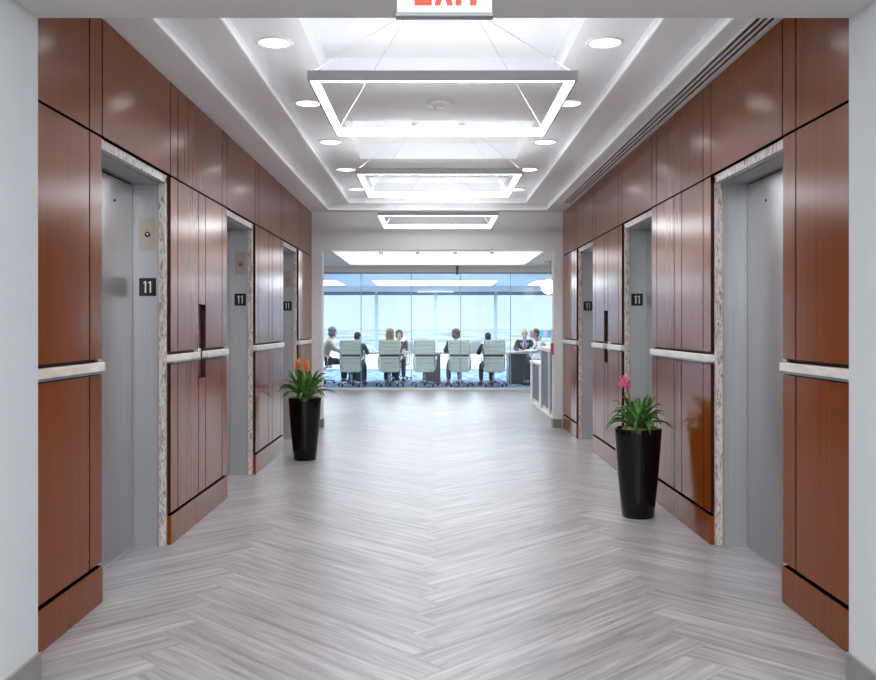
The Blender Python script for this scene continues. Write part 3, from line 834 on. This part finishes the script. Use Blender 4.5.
def person(name_, label, loc, rz, hair, hairstyle, top, bottom, skin='skin', lean=.06, sc=.95, wr=((.14, .40), (.14, .40)), turn=0.0, open_jacket=False, bald=False):
    e = empty(name_, loc, rz, label, 'person', None)
    e.scale = (sc, sc, sc)
    hz = .545
    P = {}
    pel = (0, -.03, hz); sp = (0, -.03 + lean * .3, .72); chs = (0, -.01 + lean, .90); nb = (0, .0 + lean * 1.3, 1.03); nk = (0, .025 + lean * 1.5, 1.10)
    hd = Vector((0, .04 + lean * 1.6, 1.215))
    tableZ = .739 / sc
    arms = []
    for s, (wx, wy) in zip((-1, 1), wr):
        sh = (s * .175, lean * 1.2, 1.0); el = (s * .245, .13 + lean, .80); wt = (s * wx, wy + lean, tableZ)
        arms.append((s, sh, el, wt))
    nodes = [(*pel, (.13, .105)), (*sp, (.135, .10)), (*chs, (.15, .105)), (*nb, (.075, .07)), (*nk, .052), (hd.x, hd.y - .01, hd.z - .05, .056)]
    edges = [(0, 1), (1, 2), (2, 3), (3, 4), (4, 5)]
    def add(prev, n):
        nodes.append(n); edges.append((prev, len(nodes) - 1)); return len(nodes) - 1
    for s, sh, el, wt in arms:
        a = add(2, (*sh, .055)); b2 = add(a, (*el, .040)); add(b2, (*wt, .026))
    for s in (-1, 1):
        a = add(0, (s * .09, .06, hz - .01, .082)); b2 = add(a, (s * .12, .43, hz - .03, .060)); k2 = add(b2, (s * .13, .46, .28, .050)); an = add(k2, (s * .13, .44, .09, .036)); add(an, (s * .135, .56, .045, .030))
    body = skin_chain(nodes, edges)
    # head with face
    h = MB()
    R = Matrix.Rotation(turn, 4, 'Z')
    T = Matrix.Translation(hd) @ R
    def E(cc, r): h.ellipsoid(T @ Vector(cc), r, 24, 16, R)
    E((0, 0, .02), (.074, .092, .098)); E((0, .022, -.05), (.055, .066, .062)); E((0, .093, -.018), (.013, .020, .020)); E((0, .084, .0), (.010, .016, .028))
    E((0, .070, -.062), (.026, .016, .008)); E((0, .064, -.098), (.022, .020, .016))
    for s in (-1, 1):
        E((s * .075, -.005, -.012), (.010, .020, .032)); E((s * .030, .078, .012), (.018, .008, .006)); 
    hm = mb_mesh(h)
    hands = []
    for s, sh, el, wt in arms:
        d = (Vector(wt) - Vector(el)); d.z = 0; d.normalize(); side = Vector((d.y, -d.x, 0)) * -s  # toward the thumb (inner) side
        w0 = Vector(wt)
        pm = MB()
        pc = w0 + d * .055 + Vector((0, 0, -.008))
        rot = Matrix.Rotation(math.atan2(d.y, d.x), 4, 'Z')
        pm.ellipsoid(pc, (.055, .040, .015), 16, 10, rot)
        hands.append(mb_mesh(pm))
        for k, (off, ln) in enumerate(((.030, .072), (.010, .082), (-.010, .076), (-.029, .060))):
            b0 = pc + d * .030 + side * off * .8; b1 = pc + d * .052 + side * off; b2 = b1 + d * ln * .5 + side * off * .10 + Vector((0, 0, .004)); b3 = b2 + d * ln * .40 + Vector((0, 0, -.014)); b4 = b3 + d * ln * .15 + Vector((0, 0, -.010))
            hands.append(skin_chain([(*b0, .009), (*b1, .0088), (*b2, .0085), (*b3, .0078), (*b4, .0068)], [(0, 1), (1, 2), (2, 3), (3, 4)]))
        t0 = pc - d * .02 + side * .022; t1 = t0 + side * .025 + d * .018; t2 = t1 + d * .030 + side * .010; t3 = t2 + d * .024 - side * .002
        hands.append(skin_chain([(*t0, .011), (*t1, .0105), (*t2, .0095), (*t3, .008)], [(0, 1), (1, 2), (2, 3)]))
    merge_remesh([body, hm] + hands, .0065, 'body', M[skin], e)
    # eyes
    ey = MB()
    for s in (-1, 1): ey.ellipsoid(T @ Vector((s * .030, .0865, .0)), (.0085, .006, .0045), 10, 8, R)
    ey.build('eyes', M['eye'], e)
    # top garment
    n2 = [(*pel, (.150, .112)), (*sp, (.155, .122)), (*chs, (.172, .126)), (nb[0], nb[1], nb[2] - .005, (.088, .080))]
    e2 = [(0, 1), (1, 2), (2, 3)]
    for s, sh, el, wt in arms:
        n2.append((*sh, .072)); e2.append((2, len(n2) - 1)); n2.append((*el, .056)); e2.append((len(n2) - 2, len(n2) - 1))
        wv = Vector(el).lerp(Vector(wt), .90); n2.append((*wv, .040)); e2.append((len(n2) - 2, len(n2) - 1))
    merge_remesh([skin_chain(n2, e2)], .010, 'jacket' if 'suit' in top or 'jacket' in top else 'sweater', M[top], e)
    # trousers
    n3 = [(0, -.03, hz - .01, (.148, .112))]; e3 = []
    for s in (-1, 1):
        i0 = len(n3)
        n3 += [(s * .09, .06, hz - .01, .096), (s * .12, .43, hz - .03, .074), (s * .13, .46, .28, .064), (s * .13, .44, .10, .054)]
        e3 += [(0, i0), (i0, i0 + 1), (i0 + 1, i0 + 2), (i0 + 2, i0 + 3)]
    merge_remesh([skin_chain(n3, e3)], .011, 'trousers', M[bottom], e)
    for s in (-1, 1):
        sh_ = MB(); sh_.ellipsoid((s * .135, .53, .040), (.046, .115, .038)); sh_.ellipsoid((s * .13, .455, .060), (.042, .055, .055)); sh_.build('shoe', M['suit black'], e)
    # hair
    hh = MB()
    def H(cc, r): hh.ellipsoid(T @ Vector(cc), r, 20, 14, R)
    if hairstyle == 'long':
        H((0, -.016, .045), (.100, .102, .096)); H((0, -.052, -.04), (.105, .066, .10)); H((0, -.066, -.14), (.105, .050, .10))
        H((-.062, .0, -.04), (.026, .050, .09)); H((.062, .0, -.04), (.026, .050, .09))
    elif hairstyle == 'bob':
        H((0, -.016, .043), (.102, .102, .096)); H((0, -.048, -.03), (.106, .068, .085)); H((-.064, -.0, -.03), (.026, .046, .062)); H((.064, -.0, -.03), (.026, .046, .062))
    elif hairstyle == 'short':
        H((0, -.014, .042), (.083, .091, .088)); H((0, -.040, -.010), (.078, .062, .07))
    elif hairstyle == 'bald':
        H((-.052, -.03, .008), (.028, .055, .04)); H((.052, -.03, .008), (.028, .055, .04)); H((0, -.058, .0), (.062, .040, .05))
    merge_remesh([mb_mesh(hh)], .009, 'hair', M[hair], e)
    if open_jacket:
        yc = chs[1] + .098
        m = MB(); m.ellipsoid((0, yc, .93), (.052, .030, .125), 20, 14); m.ellipsoid((0, nb[1] + .035, 1.055), (.062, .050, .022)); m.build('shirt', M['shirt blue'], e)
        m = MB(); m.prism([(-.010, 1.035), (.010, 1.035), (.019, .86), (0, .83), (-.019, .86)], 'XZ', yc + .022, yc + .036); m.build('tie', M['tie red'], e)
    return e

person('person', 'grey haired person in beige sweater seated at the table end by the glass edge', (-2.52, 21.25, 0), -PI / 2 + .25, 'hair purple grey', 'bob', 'sweater beige', 'trousers dark', lean=.09, sc=.955)
person('person', 'dark haired person in dark jacket half hidden by the chair beside the beige sweater', (-1.73, 20.42, 0), -.10, 'hair dark', 'short', 'suit charcoal', 'trousers dark', sc=.875, lean=.1, turn=-.4)
person('person', 'person with long blond hair seated with back to the corridor', (-.99, 20.40, 0), -.05, 'hair blond', 'long', 'suit charcoal', 'trousers dark', sc=.93)
person('person', 'dark haired person across the table, head just beside the long blond hair', (-.86, 22.60, 0), PI, 'hair brown', 'bob', 'suit black', 'trousers dark', sc=.90, skin='skin2')
person('person', 'brown haired person in dark jacket seated beside the empty chair, seen from behind', (.49, 20.42, 0), .10, 'hair brown', 'bob', 'suit charcoal', 'trousers dark', sc=.925, turn=.1)
person('person', 'dark haired person sunk low in the chair next to the dark table end', (1.22, 20.46, 0), .12, 'hair dark', 'short', 'suit charcoal', 'trousers dark', sc=.865, lean=.1)
person('person', 'balding man in charcoal suit, blue shirt and red tie facing the corridor', (2.20, 22.58, 0), PI, 'hair grey', 'bald', 'suit charcoal', 'trousers dark', sc=.925, open_jacket=True, lean=.10)
person('person', 'person with auburn hair in pale shirt leaning on the table end by reception', (2.54, 20.8, 0), PI / 2 + .15, 'hair auburn', 'short', 'shirt pale', 'trousers dark', sc=.93, lean=.15)

# things on the table
for k, (x, y, r, lb) in enumerate([(1.80, 21.75, .1, 'white papers on the table in front of the man in charcoal'), (-1.25, 21.25, -.1, 'white papers on the table between the two chairs by the beige sweater'), (.12, 21.3, .05, 'white papers on the table above the brown base')]):
    o = MB(); o.box(-.105, .105, -.148, .148, 0, .004); o.box(-.09, .12, -.16, .135, .0042, .007)
    p = o.build('paper_sheets', M['paper'], None, (x, y, TZ + .0008)); p.rotation_euler = (0, 0, r); tag(p, lb, 'papers', 'papers on the meeting table')
for k, (x, y, r, lb) in enumerate([(-.45, 21.35, .0, 'open laptop on the table between blond person and empty chair'), (.92, 21.35, .0, 'open laptop on the table between the fourth and fifth chairs')]):
    o = empty('laptop', (x, y, TZ + .0008), r, lb, 'laptop', 'laptops on the meeting table')
    B(-.16, .16, -.11, .11, 0, .015, bev=.003).build('keyboard_deck', M['laptop'], o)
    l_ = B(-.16, .16, -.005, .005, 0, .21, bev=.002).build('lid', M['laptop'], o, (0, .108, .016)); l_.rotation_euler = (-.25, 0, 0)
for k, (x, y, lb) in enumerate([(-1.42, 21.5, 'white cup on the table behind the chair by the beige sweater'), (.36, 21.55, 'white cup on the table behind the brown haired person'), (1.52, 21.3, 'white cup on the table near the dark table end')]):
    o = empty('coffee_cup', (x, y, TZ + .0008), 0, lb, 'cup', 'cups on the meeting table')
    MB().lathe([(0, 0), (.028, 0), (.038, .09), (.035, .09), (.026, .006), (0, .006)], 20).build('cup_body', M['plasticwhite'], o)
    MB().tube([(.034, 0, .07), (.055, 0, .062), (.055, 0, .035), (.031, 0, .025)], .004, 6).build('cup_handle', M['plasticwhite'], o)

# the whole meeting group stands half a metre closer to the glass
for q in list(col.objects):
    if q.parent is None and q.get('category') in ('chair', 'person', 'table', 'papers', 'laptop', 'cup'):
        q.location.y -= .5; q.location.x *= .977
# credenza and monitor behind
o = empty('credenza', (2.75, 23.6, 0), 0, 'white low credenza behind the table end', 'cabinet')
B(-.55, .55, -.22, .22, .06, .75).build('cabinet_body', M['deskwhite'], o); B(-.5, .5, -.2, .2, 0, .0595).build('plinth', M['basegrey'], o)
B(-.57, .57, -.24, .24, .7505, .775, bev=.003).build('cabinet_top', M['deskwhite'], o)
for x in (-.545, .005): B(x, x + .54, -.236, -.2205, .08, .73).build('cabinet_door', M['deskwhite'], o)
o = empty('monitor', (2.72, 23.55, .776), 0, 'wide monitor with blue and orange picture behind the man in charcoal', 'monitor')
B(-.26, .26, -.012, .015, .23, .41, bev=.003).build('bezel', M['screen bezel'], o); B(-.25, .25, -.0145, -.0125, .24, .40).build('screen', M['screen'], o)
MB().tube([(0, .02, .01), (0, .02, .30)], .014, 10).build('stand_neck', M['darksteel'], o); B(-.12, .12, -.07, .09, 0, .01, bev=.003).build('stand_foot', M['darksteel'], o)

# ------------------------------------------------------------------ planters
def strap_leaf(m, a, L_, rise, droop, wd, base_r, z0, twist=0):
    n = 10
    ca, sa = math.cos(a), math.sin(a)
    t = bmesh.new(); rows = []
    for i in range(n + 1):
        u = i / n
        r = base_r + L_ * (u * .92) * (1 - .12 * u)
        z = z0 + rise * math.sin(min(u * 1.45, 1.9)) - droop * u ** 2.4
        wv = wd * (1 - u ** 5) * (.55 + .45 * math.sin(u * PI * .8 + .5)) + .0012
        c_ = Vector((r * ca, r * sa, z))
        side = Vector((-sa, ca, 0))
        fold = wv * .45
        rows.append([t.verts.new(c_ + side * wv + Vector((0, 0, fold))), t.verts.new(c_ - Vector((0, 0, .0))), t.verts.new(c_ - side * wv + Vector((0, 0, fold))),
                     ])
    for p, q in zip(rows, rows[1:]):
        for k in range(2):
            f = t.faces.new((p[k], p[k + 1], q[k + 1], q[k])); f.smooth = True
    bmesh.ops.solidify(t, geom=t.faces[:], thickness=.0016)
    m.add(t)

def bromeliad(loc, label, blooms, flower, seed, spread, tall):
    rnd = random.Random(seed)
    o = empty('potted_bromeliad', loc, 0, label, 'potted plant', None)
    H = .605
    MB().lathe([(0, 0), (.104, 0), (.108, .004), (.122, .14), (.138, .30), (.150, .45), (.157, .56), (.160, H - .004), (.158, H), (.147, H), (.145, H - .004), (.143, H - .05), (.0, H - .05)], 64).build('pot', M['pot'], o)
    ms_ = MB()
    for k in range(46):
        a = rnd.uniform(0, 2 * PI); r = .128 * math.sqrt(rnd.random())
        ms_.ellipsoid((r * math.cos(a), r * math.sin(a), H - .02 + rnd.uniform(-.004, .012)), (rnd.uniform(.02, .034),) * 2 + (rnd.uniform(.014, .024),), 10, 7)
    ms_.build('moss', M['moss'], o)
    fo = MB()
    for k in range(38):
        a = k * 2.39996 + rnd.uniform(-.2, .2)
        u = k / 38
        strap_leaf(fo, a, spread * (1.0 - .45 * u) * rnd.uniform(.85, 1.08), (.15 + .17 * u) * tall * rnd.uniform(.85, 1.15), .13 * (1 - u) + .03, rnd.uniform(.021, .028), .012, H - .02)
    fo.build('foliage', M['leaf'], o)
    for (bx_, by_, bz) in blooms:
        st = MB().tube([(bx_ * .2, by_ * .2, H - .02), (bx_ * .7, by_ * .7, H + (bz - H) * .6), (bx_, by_, bz)], .008, 8); stem_ = st.build('flower_stem', M['leafred'], o)
        br = MB()
        for k in range(22):
            a = k * 2.4; v = k / 22
            zz = bz - .065 + (.09 if flower == 'orange' else .065) * v
            rr = (.046 if flower == 'orange' else .066) * (1 - .45 * v)
            t = bmesh.new(); bmesh.ops.create_cone(t, cap_ends=True, segments=6, radius1=.0085, radius2=.0015, depth=.04)
            tilt = .75 - .5 * v
            mm_ = Matrix.Translation((bx_ + rr * .55 * math.cos(a), by_ + rr * .55 * math.sin(a), zz)) @ Matrix.Rotation(a, 4, 'Z') @ Matrix.Rotation(tilt, 4, 'Y')
            br.add(t, mm_)
        br.build('flower_head', M[flower], stem_)
    return o
bromeliad((-1.258, 8.95, 0), 'tall black planter with orange flowering bromeliad, beside the lifts', [(-.065, -.02, .955), (.022, -.03, .94)], 'orange', 3, .40, 1.05)
bromeliad((1.39, 6.28, 0), 'tall black planter with a single pink flowering bromeliad', [(-.095, -.03, .955)], 'pink', 5, .295, .85)

# ------------------------------------------------------------------ lights: downlight beams, added fill lamps, sun
def area(name, loc, sx, sy, power, colr=(1, 1, 1), rot=(0, 0, 0)):
    l = bpy.data.lights.new(name, 'AREA'); l.shape = 'RECTANGLE'; l.size = sx; l.size_y = sy; l.energy = power; l.color = colr
    o = bpy.data.objects.new(name, l); o.location = loc; o.rotation_euler = rot; col.objects.link(o); return o
for y in LY:
    for s in (-1, 1):
        l = bpy.data.lights.new('downlight_beam', 'SPOT'); l.energy = 42; l.spot_size = 1.9; l.spot_blend = .7; l.shadow_soft_size = .08; l.color = (.98, .98, 1)
        o = bpy.data.objects.new('downlight_beam', l); o.location = (CX + s * .925, y, 2.875); col.objects.link(o)
# unseen fill lamps added in the meeting room and the lobby behind the camera
area('meeting_room_fill', (0, 20.4, 2.49), 7, 1.0, 95)
area('meeting_room_fill', (0, 23.2, 2.49), 7, 1.0, 70)
area('lobby_fill', (0, .6, 2.74), 3.0, 1.2, 130, (.96, .98, 1))
area('lobby_fill', (0, -1.8, 2.74), 3.0, 1.2, 75, (.96, .98, 1))

sl_ = bpy.data.lights.new('sun', 'SUN'); sl_.energy = 2.0; sl_.angle = .1; sl_.color = (1, .96, .92)
so_ = bpy.data.objects.new('sun', sl_); so_.rotation_euler = (math.radians(-40), 0, 0); so_.location = (0, -20, 30); col.objects.link(so_)
so_.rotation_euler = (math.radians(50), 0, 0)
# ------------------------------------------------------------------ sky
wd = bpy.data.worlds.new('sky'); scene.world = wd; wd.use_nodes = True
nt = wd.node_tree; nt.nodes.clear()
out = nt.nodes.new('ShaderNodeOutputWorld'); bg = nt.nodes.new('ShaderNodeBackground')
tc = nt.nodes.new('ShaderNodeTexCoord'); sx = nt.nodes.new('ShaderNodeSeparateXYZ'); cr = nt.nodes.new('ShaderNodeValToRGB')
nt.links.new(tc.outputs['Generated'], sx.inputs[0]); nt.links.new(sx.outputs['Z'], cr.inputs[0])
el = cr.color_ramp.elements
el[0].position = 0.0; el[0].color = (.72, .80, .90, 1)
el[1].position = .35; el[1].color = (.42, .58, .90, 1)
e_ = el.new(.012); e_.color = (.70, .79, .96, 1)
e_ = el.new(.08); e_.color = (.57, .70, .97, 1)
nt.links.new(cr.outputs[0], bg.inputs[0]); bg.inputs[1].default_value = .95
nt.links.new(bg.outputs[0], out.inputs[0])

# ------------------------------------------------------------------ camera
cam = bpy.data.cameras.new('camera'); co = bpy.data.objects.new('camera', cam); col.objects.link(co)
co.location = (0, 0, 1.3); co.rotation_euler = (PI / 2, 0, 0)
cam.sensor_width = 36; cam.lens = 36 * 920 / 876
cam.shift_x = (438 - 434.3) / 876; cam.shift_y = -(340 - 326) / 876
cam.clip_end = 20000; cam.clip_start = .05
scene.camera = co
scene.view_settings.view_transform = 'Standard'; scene.view_settings.look = 'None'; scene.view_settings.gamma = 1
scene.view_settings.exposure = 0.7
scene.cycles.use_denoising = True
